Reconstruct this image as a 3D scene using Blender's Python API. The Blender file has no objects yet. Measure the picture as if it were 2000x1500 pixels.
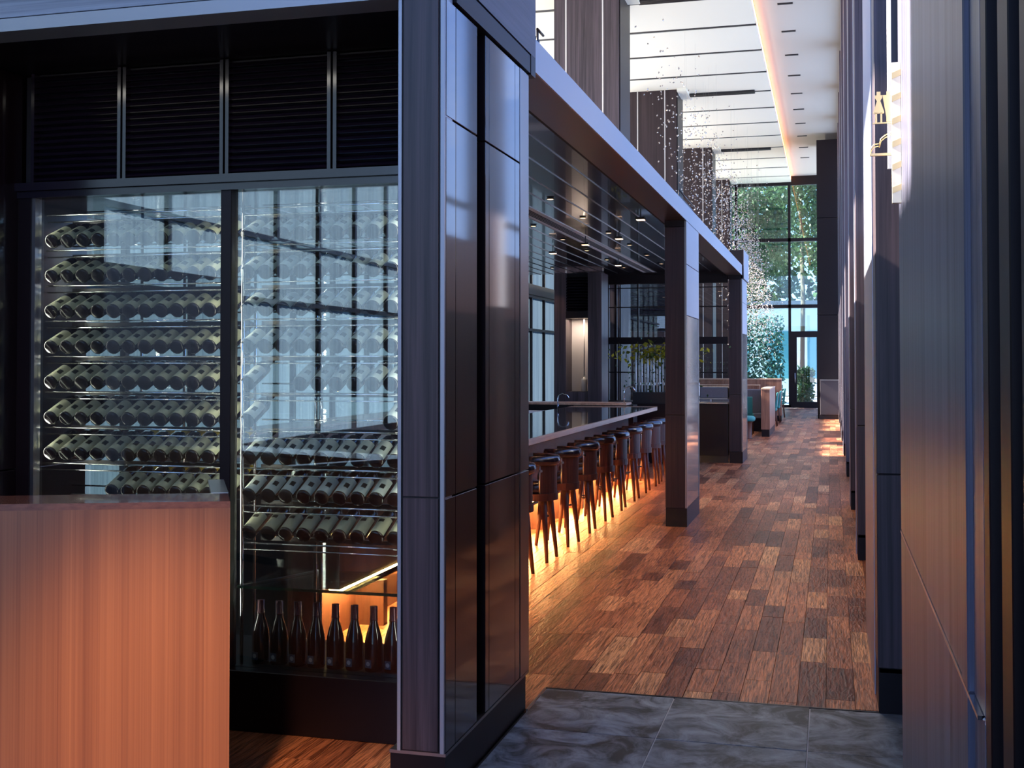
import bpy, bmesh, math, random
from mathutils import Vector, Matrix
random.seed(7)
C = bpy.context.scene.collection
SC = bpy.context.scene
PI = math.pi
R = math.radians

# ------------------------------------------------------------------ camera, world, sun, exposure
H = 1.75; FPX = 2301.0; YAW = R(15.15); PITCH = R(1.2)
cam = bpy.data.cameras.new('camera'); co = bpy.data.objects.new('camera', cam); C.objects.link(co)
co.location = (0, 0, H); co.rotation_euler = (R(90) + PITCH, 0, YAW)
cam.sensor_width = 36; cam.lens = FPX / 2000 * 36
cam.shift_y = -(750 - (708 - FPX * math.tan(PITCH))) / 2000.0
cam.clip_start = .05; cam.clip_end = 400
SC.camera = co
SC.view_settings.view_transform = 'Standard'; SC.view_settings.look = 'None'
SC.view_settings.exposure = 0.42; SC.view_settings.gamma = 1; SC.view_settings.use_curve_mapping = False

W = bpy.data.worlds.new('sky'); SC.world = W; W.use_nodes = True
wn = W.node_tree; wn.nodes.clear()
def WN(t): return wn.nodes.new(t)
tc = WN('ShaderNodeTexCoord'); sp = WN('ShaderNodeSeparateXYZ'); cr = WN('ShaderNodeValToRGB')
bg = WN('ShaderNodeBackground'); wo = WN('ShaderNodeOutputWorld')
wn.links.new(tc.outputs['Generated'], sp.inputs[0]); wn.links.new(sp.outputs['Z'], cr.inputs[0])
cr.color_ramp.elements[0].position = 0.0; cr.color_ramp.elements[0].color = (.42, .60, .92, 1)
cr.color_ramp.elements[1].position = .4; cr.color_ramp.elements[1].color = (.13, .29, .80, 1)
wn.links.new(cr.outputs[0], bg.inputs[0]); bg.inputs[1].default_value = 3.0
wn.links.new(bg.outputs[0], wo.inputs[0])

def lamp(name, kind, loc, energy, color=(1, 1, 1), aim=None, up=False, **kw):
    l = bpy.data.lights.new(name, kind); l.energy = energy; l.color = color
    for k, v in kw.items(): setattr(l, k, v)
    o = bpy.data.objects.new(name, l); C.objects.link(o); o.location = loc
    if aim is not None:
        o.rotation_euler = (Vector(aim) - Vector(loc)).to_track_quat('-Z', 'Y').to_euler()
    if up: o.rotation_euler = (PI, R(-12), 0)
    return o
lamp('sun', 'SUN', (-30, 0, 30), 34, (1, .95, .87), aim=(-30 + 1, .035, 30 - .67), angle=R(.6))
# added fill lights facing up, without fixtures, to brighten the white ceiling
lamp('canopy_fill_light', 'AREA', (-4.4, 13.5, 4.2), 400, (1, .88, .72), up=True, shape='RECTANGLE', size=1.6, size_y=13)
lamp('dining_fill_light', 'AREA', (-5.8, 34, 4.2), 620, (1, .88, .72), up=True, shape='RECTANGLE', size=1.2, size_y=24)
# added warm spots without fixtures, brightening the reception desk front
lamp('desk_fill_spot', 'SPOT', (-1.6, 1.3, 3.2), 900, (1, .60, .30), aim=(-2.38, 3.98, .25), spot_size=R(26), spot_blend=.9, shadow_soft_size=.15)
lamp('desk_fill_wash', 'SPOT', (-3.2, .6, 4.2), 150, (1, .74, .55), aim=(-3.0, 3.9, .6), spot_size=R(60), spot_blend=1, shadow_soft_size=.3)

lamp('cabinet_fill_light', 'AREA', (-2.9, 4.72, 3.19), 1.5, (1, .95, .85), aim=(-2.9, 5.5, .9), shape='RECTANGLE', size=1.9, size_y=.08)  # added fill for the bottle labels, no fixture here

# ------------------------------------------------------------------ materials
MATS = {}
def newmat(name):
    m = bpy.data.materials.new(name); m.use_nodes = True; MATS[name] = m
    nt = m.node_tree; b = nt.nodes['Principled BSDF']
    return m, nt, b
def simple(name, col, rough=.5, metal=0, spec=.5, emit=None, es=0, coat=0, noise=0, nscale=20, bump=0):
    m, nt, b = newmat(name)
    b.inputs['Base Color'].default_value = (*col, 1); b.inputs['Roughness'].default_value = rough
    b.inputs['Metallic'].default_value = metal; b.inputs['Specular IOR Level'].default_value = spec
    b.inputs['Coat Weight'].default_value = coat; b.inputs['Coat Roughness'].default_value = .03
    if emit: b.inputs['Emission Color'].default_value = (*emit, 1); b.inputs['Emission Strength'].default_value = es
    if noise or bump:
        g = nt.nodes.new('ShaderNodeNewGeometry'); n = nt.nodes.new('ShaderNodeTexNoise')
        n.inputs['Scale'].default_value = nscale; n.inputs['Detail'].default_value = 4
        nt.links.new(g.outputs['Position'], n.inputs['Vector'])
        if noise:
            mx = nt.nodes.new('ShaderNodeMixRGB'); mx.inputs[1].default_value = (*[c * (1 - noise) for c in col], 1)
            mx.inputs[2].default_value = (*[min(1, c * (1 + noise)) for c in col], 1)
            nt.links.new(n.outputs[0], mx.inputs[0]); nt.links.new(mx.outputs[0], b.inputs['Base Color'])
        if bump:
            bp = nt.nodes.new('ShaderNodeBump'); bp.inputs['Strength'].default_value = bump; bp.inputs['Distance'].default_value = .004
            nt.links.new(n.outputs[0], bp.inputs['Height']); nt.links.new(bp.outputs[0], b.inputs['Normal'])
    return m
def veneer(name, c1, c2, rough=.4, scale=(60, 60, 1.1), coat=0, spec=.5, lo=.35, hi=.68, wav=1.2, crough=.04):
    """wood veneer: fine grain stretched along one world axis"""
    m, nt, b = newmat(name); N = nt.nodes.new; L = nt.links.new
    g = N('ShaderNodeNewGeometry'); mp = N('ShaderNodeMapping'); mp.inputs['Scale'].default_value = scale
    L(g.outputs['Position'], mp.inputs[0])
    n1 = N('ShaderNodeTexNoise'); n1.inputs['Scale'].default_value = 1; n1.inputs['Detail'].default_value = 5; n1.inputs['Roughness'].default_value = .65
    n1.inputs['Distortion'].default_value = wav * .3
    L(mp.outputs[0], n1.inputs['Vector'])
    mp2 = N('ShaderNodeMapping'); mp2.inputs['Scale'].default_value = tuple(s * .13 for s in scale); L(g.outputs['Position'], mp2.inputs[0])
    n2 = N('ShaderNodeTexNoise'); n2.inputs['Scale'].default_value = 1; n2.inputs['Detail'].default_value = 3; n2.inputs['Distortion'].default_value = wav
    L(mp2.outputs[0], n2.inputs['Vector'])
    ad = N('ShaderNodeMath'); ad.operation = 'MULTIPLY_ADD'; ad.inputs[1].default_value = .45; L(n2.outputs[0], ad.inputs[0])
    mm = N('ShaderNodeMath'); mm.operation = 'MULTIPLY'; mm.inputs[1].default_value = .55; L(n1.outputs[0], mm.inputs[0]); L(mm.outputs[0], ad.inputs[2])
    r = N('ShaderNodeValToRGB'); r.color_ramp.elements[0].position = lo; r.color_ramp.elements[0].color = (*c1, 1)
    r.color_ramp.elements[1].position = hi; r.color_ramp.elements[1].color = (*c2, 1)
    L(ad.outputs[0], r.inputs[0]); L(r.outputs[0], b.inputs['Base Color'])
    bp = N('ShaderNodeBump'); bp.inputs['Strength'].default_value = .12; bp.inputs['Distance'].default_value = .001
    L(n1.outputs[0], bp.inputs['Height'])
    if not coat: L(bp.outputs[0], b.inputs['Normal'])
    b.inputs['Roughness'].default_value = rough; b.inputs['Specular IOR Level'].default_value = spec
    b.inputs['Coat Weight'].default_value = coat; b.inputs['Coat Roughness'].default_value = crough
    return m
def glassmat(name, refl, tint=(1, 1, 1), rough=0.0):
    m = bpy.data.materials.new(name); m.use_nodes = True; nt = m.node_tree; nt.nodes.clear(); N = nt.nodes.new
    o = N('ShaderNodeOutputMaterial'); mx = N('ShaderNodeMixShader'); t = N('ShaderNodeBsdfTransparent'); g = N('ShaderNodeBsdfGlossy')
    t.inputs[0].default_value = (*tint, 1); g.inputs['Color'].default_value = (1, 1, 1, 1); g.inputs['Roughness'].default_value = rough
    fa = N('ShaderNodeLayerWeight'); fa.inputs[0].default_value = .5
    lw = N('ShaderNodeMath'); lw.operation = 'POWER'; lw.inputs[1].default_value = 5; nt.links.new(fa.outputs['Facing'], lw.inputs[0])
    ad = N('ShaderNodeMath'); ad.operation = 'ADD'; ad.inputs[1].default_value = refl; ad.use_clamp = True
    nt.links.new(lw.outputs[0], ad.inputs[0]); nt.links.new(ad.outputs[0], mx.inputs[0])
    nt.links.new(t.outputs[0], mx.inputs[1]); nt.links.new(g.outputs[0], mx.inputs[2]); nt.links.new(mx.outputs[0], o.inputs[0])
    MATS[name] = m; return m

M_col = veneer('dark_veneer', (.016, .008, .010), (.110, .072, .080), rough=.38, scale=(46, 46, .8), wav=2.2)
M_colh = veneer('dark_veneer_horizontal', (.028, .018, .024), (.11, .088, .105), rough=.38, scale=(1.0, 70, 70))
M_gloss = veneer('gloss_dark_veneer', (.005, .0015, .003), (.015, .005, .009), rough=.35, scale=(90, 90, 1.0), coat=1, spec=.3, crough=.06)
M_dcol = veneer('brown_dark_veneer', (.014, .006, .006), (.055, .030, .030), rough=.45, scale=(60, 60, .8), spec=.35)
M_near = veneer('lined_grey_veneer', (.014, .012, .020), (.165, .155, .215), rough=.34, scale=(80, 80, .25), lo=.36, hi=.66, wav=.2)
M_head = veneer('header_veneer_sky_tint', (.18, .20, .25), (.44, .48, .58), rough=.34, scale=(1.0, 70, 70), spec=.6)  # sky reflection on the header put into the base colour as blue-grey
M_dark = simple('dark_bronze_metal', (.0065, .0018, .0028), rough=.42, metal=0, spec=.3)
M_black = simple('black_void', (.006, .003, .004), rough=.7)
M_trim = simple('satin_bronze_trim', (.30, .27, .26), rough=.28, metal=1)
M_facing = simple('satin_grey_facing', (.36, .36, .42), rough=.42, metal=.6)
M_beam = simple('beam_metal', (.38, .38, .41), rough=.42, metal=.6)
M_beamu = simple('beam_underside_metal', (.17, .11, .085), rough=.3, metal=.9)
M_canopy = simple('gloss_dark_ceiling_panel', (.014, .009, .012), rough=.18, spec=.6, coat=.5)
M_alu = simple('brushed_aluminium', (.45, .44, .44), rough=.3, metal=1)
M_chrome = simple('chrome', (.8, .8, .8), rough=.08, metal=1)
M_slat = simple('louver_blade', (.010, .006, .012), rough=.18, spec=1.0)
M_desk = veneer('walnut_veneer', (.13, .042, .020), (.34, .135, .060), rough=.36, scale=(150, 150, .35), lo=.24, hi=.76, wav=.3)
M_deskt = veneer('walnut_top', (.10, .035, .022), (.26, .10, .06), rough=.16, scale=(2, 60, 60), wav=.5, coat=.6)
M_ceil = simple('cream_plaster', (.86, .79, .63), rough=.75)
M_white = simple('white_ceramic', (.8, .8, .78), rough=.3)
M_slot = simple('black_slot', (.01, .006, .006), rough=.6)
M_leather = simple('black_leather', (.018, .010, .012), rough=.22, spec=.7, coat=.3)
M_stoolwood = veneer('stool_walnut', (.035, .011, .007), (.12, .040, .022), rough=.5, spec=.25, scale=(60, 60, 3))
M_barwood = veneer('light_wood_edge', (.42, .23, .14), (.75, .50, .34), rough=.3, scale=(60, 2, 60))
M_bartop = simple('dark_polished_bar_top', (.02, .014, .014), rough=.06, spec=.7, coat=.5)
M_grey = simple('grey_upholstery', (.14, .125, .13), rough=.85, noise=.2, nscale=60)
M_teal = simple('teal_upholstery', (.02, .20, .20), rough=.6)
M_wood = veneer('booth_wood', (.13, .05, .03), (.34, .16, .10), rough=.3, scale=(50, 50, 2))
M_gold = simple('brushed_gold', (.78, .56, .27), rough=.35, metal=.6)
M_gold2 = simple('pale_gold', (.95, .82, .60), rough=.35, metal=.2)
M_bottle = simple('dark_bottle_glass', (.010, .004, .006), rough=.08, spec=.7)
M_label = simple('olive_cream_label', (.50, .50, .34), rough=.6, noise=.08, nscale=90)
M_label2 = simple('grey_cream_label', (.62, .68, .60), rough=.6, noise=.08, nscale=90)
M_ink = simple('label_ink', (.02, .02, .015), rough=.6)
M_caps = simple('capsule_dark', (.05, .012, .02), rough=.25, metal=.5)
M_capsw = simple('capsule_pale', (.75, .76, .68), rough=.35, metal=.2)
M_capsy = simple('capsule_yellow', (.75, .50, .03), rough=.35)
M_glass = glassmat('coated_cabinet_glass', .17, (.93, .97, .95))
M_glassb = glassmat('clear_glass', .04, (.94, .98, .97))
M_glassw = glassmat('window_glass', .04, (.80, .93, .88))
M_glassr = glassmat('side_window_glass', .03, (.92, .95, 1))
M_led = simple('warm_led', (1, .6, .3), emit=(1, .56, .19), es=210)
M_cove = simple('cove_led', (1, .5, .2), emit=(1, .36, .12), es=5)
M_down = simple('downlight_glow', (1, .6, .35), emit=(1, .62, .38), es=5)
M_reveal = simple('pale_reveal', (.85, .80, .76), rough=.5)
M_black2 = simple('black_satin', (.012, .008, .010), rough=.3)
M_crystal = simple('crystal_piece', (.60, .50, .42), rough=.2, metal=.6, spec=.8)
M_wire = simple('fine_wire', (.5, .48, .45), rough=.4, metal=1)
M_bark = simple('tree_bark', (.10, .075, .06), rough=.9, bump=.5)
M_ground = simple('outdoor_paving', (.42, .42, .42), rough=.8, noise=.1, nscale=3)
M_facade = simple('pale_render', (.62, .68, .70), rough=.8)
M_pave = simple('grey_concrete', (.45, .45, .48), rough=.8, noise=.1, nscale=6)

def leafmat(name, a, b_):
    m, nt, b = newmat(name); g = nt.nodes.new('ShaderNodeNewGeometry'); mx = nt.nodes.new('ShaderNodeMixRGB')
    mx.inputs[1].default_value = (*a, 1); mx.inputs[2].default_value = (*b_, 1)
    nt.links.new(g.outputs['Random Per Island'], mx.inputs[0]); nt.links.new(mx.outputs[0], b.inputs['Base Color'])
    b.inputs['Roughness'].default_value = .45
    t = nt.nodes.new('ShaderNodeBsdfTranslucent'); nt.links.new(mx.outputs[0], t.inputs[0])
    ms = nt.nodes.new('ShaderNodeMixShader'); ms.inputs[0].default_value = .4
    o = nt.nodes['Material Output']; nt.links.new(b.outputs[0], ms.inputs[1]); nt.links.new(t.outputs[0], ms.inputs[2]); nt.links.new(ms.outputs[0], o.inputs[0])
    return m
M_leaf = leafmat('leaf_green', (.012, .045, .02), (.07, .13, .045))
M_leafb = leafmat('leaf_blue_green', (.012, .055, .05), (.06, .15, .12))
M_leafy = leafmat('leaf_yellow', (.10, .13, .02), (.62, .50, .03))

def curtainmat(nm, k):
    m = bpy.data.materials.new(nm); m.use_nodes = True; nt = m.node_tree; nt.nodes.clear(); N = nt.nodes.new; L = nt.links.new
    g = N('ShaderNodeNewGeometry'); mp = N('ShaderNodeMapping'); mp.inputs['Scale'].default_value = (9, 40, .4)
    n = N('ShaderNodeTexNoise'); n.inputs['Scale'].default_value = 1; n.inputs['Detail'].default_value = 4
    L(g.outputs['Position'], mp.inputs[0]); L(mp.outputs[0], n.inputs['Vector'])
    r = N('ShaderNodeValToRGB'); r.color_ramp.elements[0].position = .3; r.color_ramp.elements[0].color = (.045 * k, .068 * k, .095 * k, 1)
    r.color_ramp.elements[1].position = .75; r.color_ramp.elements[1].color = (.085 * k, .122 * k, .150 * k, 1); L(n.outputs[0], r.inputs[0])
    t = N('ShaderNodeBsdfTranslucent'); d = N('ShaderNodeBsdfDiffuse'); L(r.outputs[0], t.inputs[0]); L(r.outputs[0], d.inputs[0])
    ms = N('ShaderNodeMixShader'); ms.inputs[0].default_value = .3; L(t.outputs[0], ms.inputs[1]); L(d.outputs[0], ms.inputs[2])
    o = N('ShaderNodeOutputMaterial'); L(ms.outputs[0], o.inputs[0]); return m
M_curtain = curtainmat('brightened_curtain', 1.0)  # same curtain, lightened to strengthen its reflection in the cabinet glass
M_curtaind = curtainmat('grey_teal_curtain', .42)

def plankmat():
    m, nt, b = newmat('hand_scraped_plank'); N = nt.nodes.new; L = nt.links.new
    g = N('ShaderNodeNewGeometry'); oi = N('ShaderNodeObjectInfo')
    rs = N('ShaderNodeMath'); rs.operation = 'ADD'; L(g.outputs['Random Per Island'], rs.inputs[0]); L(oi.outputs['Random'], rs.inputs[1])
    fr = N('ShaderNodeMath'); fr.operation = 'FRACT'; L(rs.outputs[0], fr.inputs[0])
    # shift the grain by the plank's own random number
    off = N('ShaderNodeCombineXYZ'); m7 = N('ShaderNodeMath'); m7.operation = 'MULTIPLY'; m7.inputs[1].default_value = 37; L(fr.outputs[0], m7.inputs[0])
    L(m7.outputs[0], off.inputs[0]); L(m7.outputs[0], off.inputs[1])
    va = N('ShaderNodeVectorMath'); L(g.outputs['Position'], va.inputs[0]); L(off.outputs[0], va.inputs[1])
    mp = N('ShaderNodeMapping'); mp.inputs['Scale'].default_value = (95, 3.6, 10); L(va.outputs[0], mp.inputs[0])
    n = N('ShaderNodeTexNoise'); n.inputs['Scale'].default_value = 1; n.inputs['Detail'].default_value = 5; n.inputs['Roughness'].default_value = .6; n.inputs['Distortion'].default_value = 1.2
    L(mp.outputs[0], n.inputs['Vector'])
    base = N('ShaderNodeValToRGB'); e = base.color_ramp.elements
    e[0].position = 0; e[0].color = (.13, .040, .022, 1); e[1].position = 1; e[1].color = (.52, .27, .14, 1)
    e2 = base.color_ramp.elements.new(.45); e2.color = (.30, .105, .052, 1); e3 = base.color_ramp.elements.new(.85); e3.color = (.44, .18, .088, 1)
    L(fr.outputs[0], base.inputs[0])
    gr = N('ShaderNodeValToRGB'); gr.color_ramp.elements[0].position = .40; gr.color_ramp.elements[0].color = (.30, .25, .23, 1)
    gr.color_ramp.elements[1].position = .62; gr.color_ramp.elements[1].color = (1.35, 1.3, 1.22, 1); L(n.outputs[0], gr.inputs[0])
    mu = N('ShaderNodeMixRGB'); mu.blend_type = 'MULTIPLY'; mu.inputs[0].default_value = 1; L(base.outputs[0], mu.inputs[1]); L(gr.outputs[0], mu.inputs[2])
    L(mu.outputs[0], b.inputs['Base Color'])
    mp3 = N('ShaderNodeMapping'); mp3.inputs['Scale'].default_value = (40, 8, 10); L(va.outputs[0], mp3.inputs[0])
    n3 = N('ShaderNodeTexNoise'); n3.inputs['Scale'].default_value = 1; n3.inputs['Detail'].default_value = 3; n3.inputs['Distortion'].default_value = .8
    L(mp3.outputs[0], n3.inputs['Vector'])
    bp = N('ShaderNodeBump'); bp.inputs['Strength'].default_value = .8; bp.inputs['Distance'].default_value = .007
    L(n3.outputs[0], bp.inputs['Height']); L(bp.outputs[0], b.inputs['Normal'])
    b.inputs['Roughness'].default_value = .34; b.inputs['Specular IOR Level'].default_value = .34
    return m
M_plank = plankmat()

def slatemat():
    m, nt, b = newmat('slate_tile'); N = nt.nodes.new; L = nt.links.new
    g = N('ShaderNodeNewGeometry'); oi = N('ShaderNodeObjectInfo')
    va = N('ShaderNodeVectorMath'); L(g.outputs['Position'], va.inputs[0])
    cx = N('ShaderNodeCombineXYZ'); mm = N('ShaderNodeMath'); mm.operation = 'MULTIPLY'; mm.inputs[1].default_value = 20; L(oi.outputs['Random'], mm.inputs[0]); L(mm.outputs[0], cx.inputs[0]); L(cx.outputs[0], va.inputs[1])
    n = N('ShaderNodeTexNoise'); n.inputs['Scale'].default_value = 4; n.inputs['Detail'].default_value = 9; n.inputs['Roughness'].default_value = .68; n.inputs['Distortion'].default_value = 1.0
    L(va.outputs[0], n.inputs['Vector'])
    r = N('ShaderNodeValToRGB'); r.color_ramp.elements[0].position = .40; r.color_ramp.elements[0].color = (.020, .022, .028, 1)
    r.color_ramp.elements[1].position = .64; r.color_ramp.elements[1].color = (.26, .30, .36, 1); L(n.outputs[0], r.inputs[0]); L(r.outputs[0], b.inputs['Base Color'])
    bp = N('ShaderNodeBump'); bp.inputs['Strength'].default_value = .35; bp.inputs['Distance'].default_value = .006; L(n.outputs[0], bp.inputs['Height']); L(bp.outputs[0], b.inputs['Normal'])
    b.inputs['Roughness'].default_value = .42
    return m
M_slate = slatemat()

# ------------------------------------------------------------------ mesh helpers
class MB:
    def __init__(s): s.bm = bmesh.new()
    def box(s, x0, x1, y0, y1, z0, z1):
        v = [s.bm.verts.new(p) for p in ((x0, y0, z0), (x1, y0, z0), (x1, y1, z0), (x0, y1, z0), (x0, y0, z1), (x1, y0, z1), (x1, y1, z1), (x0, y1, z1))]
        for f in ((3, 2, 1, 0), (4, 5, 6, 7), (0, 1, 5, 4), (1, 2, 6, 5), (2, 3, 7, 6), (3, 0, 4, 7)): s.bm.faces.new([v[i] for i in f])
        return s
    def bar(s, a, b, r0, r1=None, n=10, cap=True):
        a = Vector(a); b = Vector(b); r1 = r0 if r1 is None else r1
        q = (b - a).to_track_quat('Z', 'Y'); A = []; B = []
        for i in range(n):
            t = 2 * PI * i / n; d = Vector((math.cos(t), math.sin(t), 0))
            A.append(s.bm.verts.new(a + q @ (d * r0))); B.append(s.bm.verts.new(b + q @ (d * r1)))
        for i in range(n):
            j = (i + 1) % n; f = s.bm.faces.new((A[i], A[j], B[j], B[i])); f.smooth = True
        if cap: s.bm.faces.new(A[::-1]); s.bm.faces.new(B)
        return s
    def lathe(s, prof, n=20, o=(0, 0, 0), a0=0, a1=2 * PI):
        full = abs(a1 - a0 - 2 * PI) < 1e-6; m = n if full else n + 1; rings = []
        for r, z in prof:
            if r < 1e-6: rings.append([s.bm.verts.new((o[0], o[1], o[2] + z))])
            else: rings.append([s.bm.verts.new((o[0] + r * math.cos(a0 + (a1 - a0) * i / n), o[1] + r * math.sin(a0 + (a1 - a0) * i / n), o[2] + z)) for i in range(m)])
        for A, B in zip(rings, rings[1:]):
            for i in range(n):
                j = (i + 1) % m if full else i + 1
                if len(A) == 1 and len(B) == 1: continue
                if len(A) == 1: f = s.bm.faces.new((A[0], B[j], B[i]))
                elif len(B) == 1: f = s.bm.faces.new((A[i], A[j], B[0]))
                else: f = s.bm.faces.new((A[i], A[j], B[j], B[i]))
                f.smooth = True
        return s
    def tube(s, pts, r, n=8):
        pts = [Vector(p) for p in pts]; rings = []
        for i, p in enumerate(pts):
            d = (pts[min(i + 1, len(pts) - 1)] - pts[max(i - 1, 0)]).normalized(); q = d.to_track_quat('Z', 'Y')
            rr = r[i] if isinstance(r, (list, tuple)) else r
            rings.append([s.bm.verts.new(p + q @ Vector((math.cos(2 * PI * k / n) * rr, math.sin(2 * PI * k / n) * rr, 0))) for k in range(n)])
        for A, B in zip(rings, rings[1:]):
            for k in range(n):
                f = s.bm.faces.new((A[k], A[(k + 1) % n], B[(k + 1) % n], B[k])); f.smooth = True
        s.bm.faces.new(rings[0][::-1]); s.bm.faces.new(rings[-1]); return s
    def prism(s, pts, ax, c0, c1):
        """extrude a 2-D outline along axis ax ('x','y','z') from c0 to c1"""
        def P(a, b, c): return {'x': (c, a, b), 'y': (a, c, b), 'z': (a, b, c)}[ax]
        A = [s.bm.verts.new(P(a, b, c0)) for a, b in pts]; B = [s.bm.verts.new(P(a, b, c1)) for a, b in pts]; n = len(pts)
        s.bm.faces.new(A[::-1]); s.bm.faces.new(B)
        for i in range(n): s.bm.faces.new((A[i], A[(i + 1) % n], B[(i + 1) % n], B[i]))
        return s
    def sector(s, r0, r1, z0, z1, a0, a1, n=16):
        A = []
        for i in range(n + 1):
            t = a0 + (a1 - a0) * i / n; c, d = math.cos(t), math.sin(t)
            A.append([s.bm.verts.new((r * c, r * d, z)) for r, z in ((r0, z0), (r1, z0), (r1, z1), (r0, z1))])
        for P, Q in zip(A, A[1:]):
            for k in range(4):
                f = s.bm.faces.new((P[k], P[(k + 1) % 4], Q[(k + 1) % 4], Q[k]))
        s.bm.faces.new(A[0]); s.bm.faces.new(A[-1][::-1]); return s
    def mesh(s, name, mat, bevel=0):
        if bevel:
            bmesh.ops.bevel(s.bm, geom=[e for e in s.bm.edges], offset=bevel, segments=1, affect='EDGES', profile=.5)
        bmesh.ops.recalc_face_normals(s.bm, faces=s.bm.faces)
        me = bpy.data.meshes.new(name); s.bm.to_mesh(me); s.bm.free(); me.materials.append(mat); return me
    def build(s, name, mat, parent=None, bevel=0, **kw):
        return link(name, s.mesh(name, mat, bevel), parent, **kw)
def link(name, me, parent=None, **kw):
    o = bpy.data.objects.new(name, me); C.objects.link(o)
    if parent is not None:
        o.parent = parent
        # parts are authored in world coordinates: cancel the parent's placement
        o.matrix_parent_inverse = Matrix.Translation(parent_loc(parent)).inverted()
    for k, v in kw.items(): o[k] = v
    return o
def parent_loc(o):
    v = Vector(o.location)
    p = o.parent
    while p is not None: v = v + Vector((0, 0, 0)) if False else v; p = p.parent
    return v
def tag(o, label=None, cat=None, group=None, kind=None):
    if label: o['label'] = label
    if cat: o['category'] = cat
    if group: o['group'] = group
    if kind: o['kind'] = kind
    return o
def thing(name, label, cat, loc=(0, 0, 0), group=None):
    o = bpy.data.objects.new(name, None); C.objects.link(o); o.location = loc; o.empty_display_size = .1
    return tag(o, label, cat, group)
def struct(name, mb, mat, label, cat='structure', parent=None, bevel=0):
    o = mb.build(name, mat, parent, bevel); tag(o, label, cat, None, 'structure'); return o
def box(*a): return MB().box(*a)
def lpart(name, me, parent, loc=(0, 0, 0), rot=None, **kw):
    """part authored in the parent's local coordinates"""
    o = bpy.data.objects.new(name, me); C.objects.link(o); o.parent = parent; o.location = loc
    if rot: o.rotation_euler = rot
    for k, v in kw.items(): o[k] = v
    return o
def copy_tree(o, parent=None):
    c = o.copy(); C.objects.link(c)
    if parent is not None: c.parent = parent
    for ch in list(o.children): copy_tree(ch, c)
    return c
ORD = ['first', 'second', 'third', 'fourth', 'fifth', 'sixth', 'seventh', 'eighth', 'ninth', 'tenth', 'eleventh', 'twelfth', 'thirteenth', 'fourteenth']

XA = -1.485      # face of the bar side of the corridor
XR = .217        # face of the right hand piers

# ------------------------------------------------------------------ floor
floor = struct('floor', box(-8.2, 1.6, -15, 46.66, -.08, -.021), M_black, 'dark base under the plank and slate floor', 'floor')
# planks
rows = []
def visible(x, y):
    f = -x * math.sin(YAW) + y * math.cos(YAW); r = x * math.cos(YAW) + y * math.sin(YAW)
    if f < .5: return False
    u = 1000 + FPX * r / f; v = 708 + FPX * H / f
    if v > 1560 or u < 380: return False
    if y > 5.1 and u < 1031: return False
    if y < 5.2 and u > 800: return False
    return True
PW = .145
def plank_rows(x0, x1, y0, y1):
    x = x0
    while x < x1 - .02:
        y = y0 - random.random() * .6; xe = min(x + PW, x1)
        while y < y1:
            l = random.choice((.35, .5, .65, .8, .95, 1.1)) * random.uniform(.9, 1.1)
            a = max(y, y0); b = min(y + l, y1)
            if b - a > .03: rows.append((x, xe, a, b))
            y += l
        x += PW
plank_rows(-1.485, 1.45, 6.215, 46.5); plank_rows(-1.485 - 12 * PW, -1.485, 5.8, 46.5); plank_rows(-1.485 - 12 * PW, -1.55, 2.2, 5.17)
vis = [r for r in rows if visible((r[0] + r[1]) / 2, r[3]) and r[1] < .35]
key = lambda r: -(r[3] - r[2]) / ((r[2] + r[3]) / 2) ** 3
vis.sort(key=key); near = set(vis[:296])
for r in vis[:296]:
    t = random.uniform(-.0012, .0012)
    mb = box(r[0] + .0010, r[1] - .0010, r[2] + .0010, r[3] - .0010, -.021, t)
    mb.build('plank', M_plank, floor, bevel=.0009)
rest = MB()
for r in rows:
    if r not in near:
        t = random.uniform(-.0012, .0012)
        rest.box(r[0] + .0010, r[1] - .0010, r[2] + .0010, r[3] - .0010, -.021, t)
rest.build('plank_field', M_plank, floor, kind='stuff')
# slate tiles
ys = [6.195 - .69 * k for k in range(0, 11)]; xs = [-1.485 + .686 * k for k in range(0, 5)]
for i in range(len(ys) - 1):
    for j in range(len(xs) - 1):
        box(xs[j] + .003, xs[j + 1] - .003, ys[i + 1] + .003, ys[i] - .003, -.021, random.uniform(-.001, .001)).build('slate_tile', M_slate, floor, bevel=.001)
box(-1.485, 1.26, -.8, 6.19, -.021, -.0035).build('grout', M_pave, floor)
box(-1.497, -1.487, 5.8, 6.212, -.021, .001).build('threshold_strip', M_alu, floor)
box(-1.49, 1.26, 6.197, 6.213, -.021, .0015).build('threshold_strip', M_black2, floor)
struct('ground_outside', box(-60, 60, 46.9, 120, -.3, -.05), M_ground, 'pale paving outside the far glazing', 'ground')
struct('ground_entrance', box(-60, 60, -60, -15.05, -.3, -.06), M_pave, 'grey paving behind the entrance', 'ground')

# ------------------------------------------------------------------ ceiling
ceil = struct('ceiling', box(-8.3, 1.6, -4, 47.2, 9.2, 9.4), M_black, 'dark ceiling void above white ceiling panels', 'ceiling')
box(-8.0, -1.48, 4, 46.6, 8.81, 8.815).build('backing', M_black, ceil)
y = 4.16
while y < 46.6:
    box(-8.0, -1.457, y + .003, y + .157, 8.728, 8.80).build('joint_channel', M_slot, ceil)
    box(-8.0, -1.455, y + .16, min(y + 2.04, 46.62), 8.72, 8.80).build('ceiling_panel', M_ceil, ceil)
    y += 2.04
y = -4.0
while y < 4.1:
    box(-8.0, 1.5, y, min(y + 2.0, 4.14), 8.72, 8.80).build('ceiling_panel', M_ceil, ceil)
    y += 2.04
box(-1.455, 1.5, 4.2, 46.62, 8.95, 9.0).build('raised_ceiling_panel', simple('beige_plaster', (.58, .53, .45), rough=.8), ceil)
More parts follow.
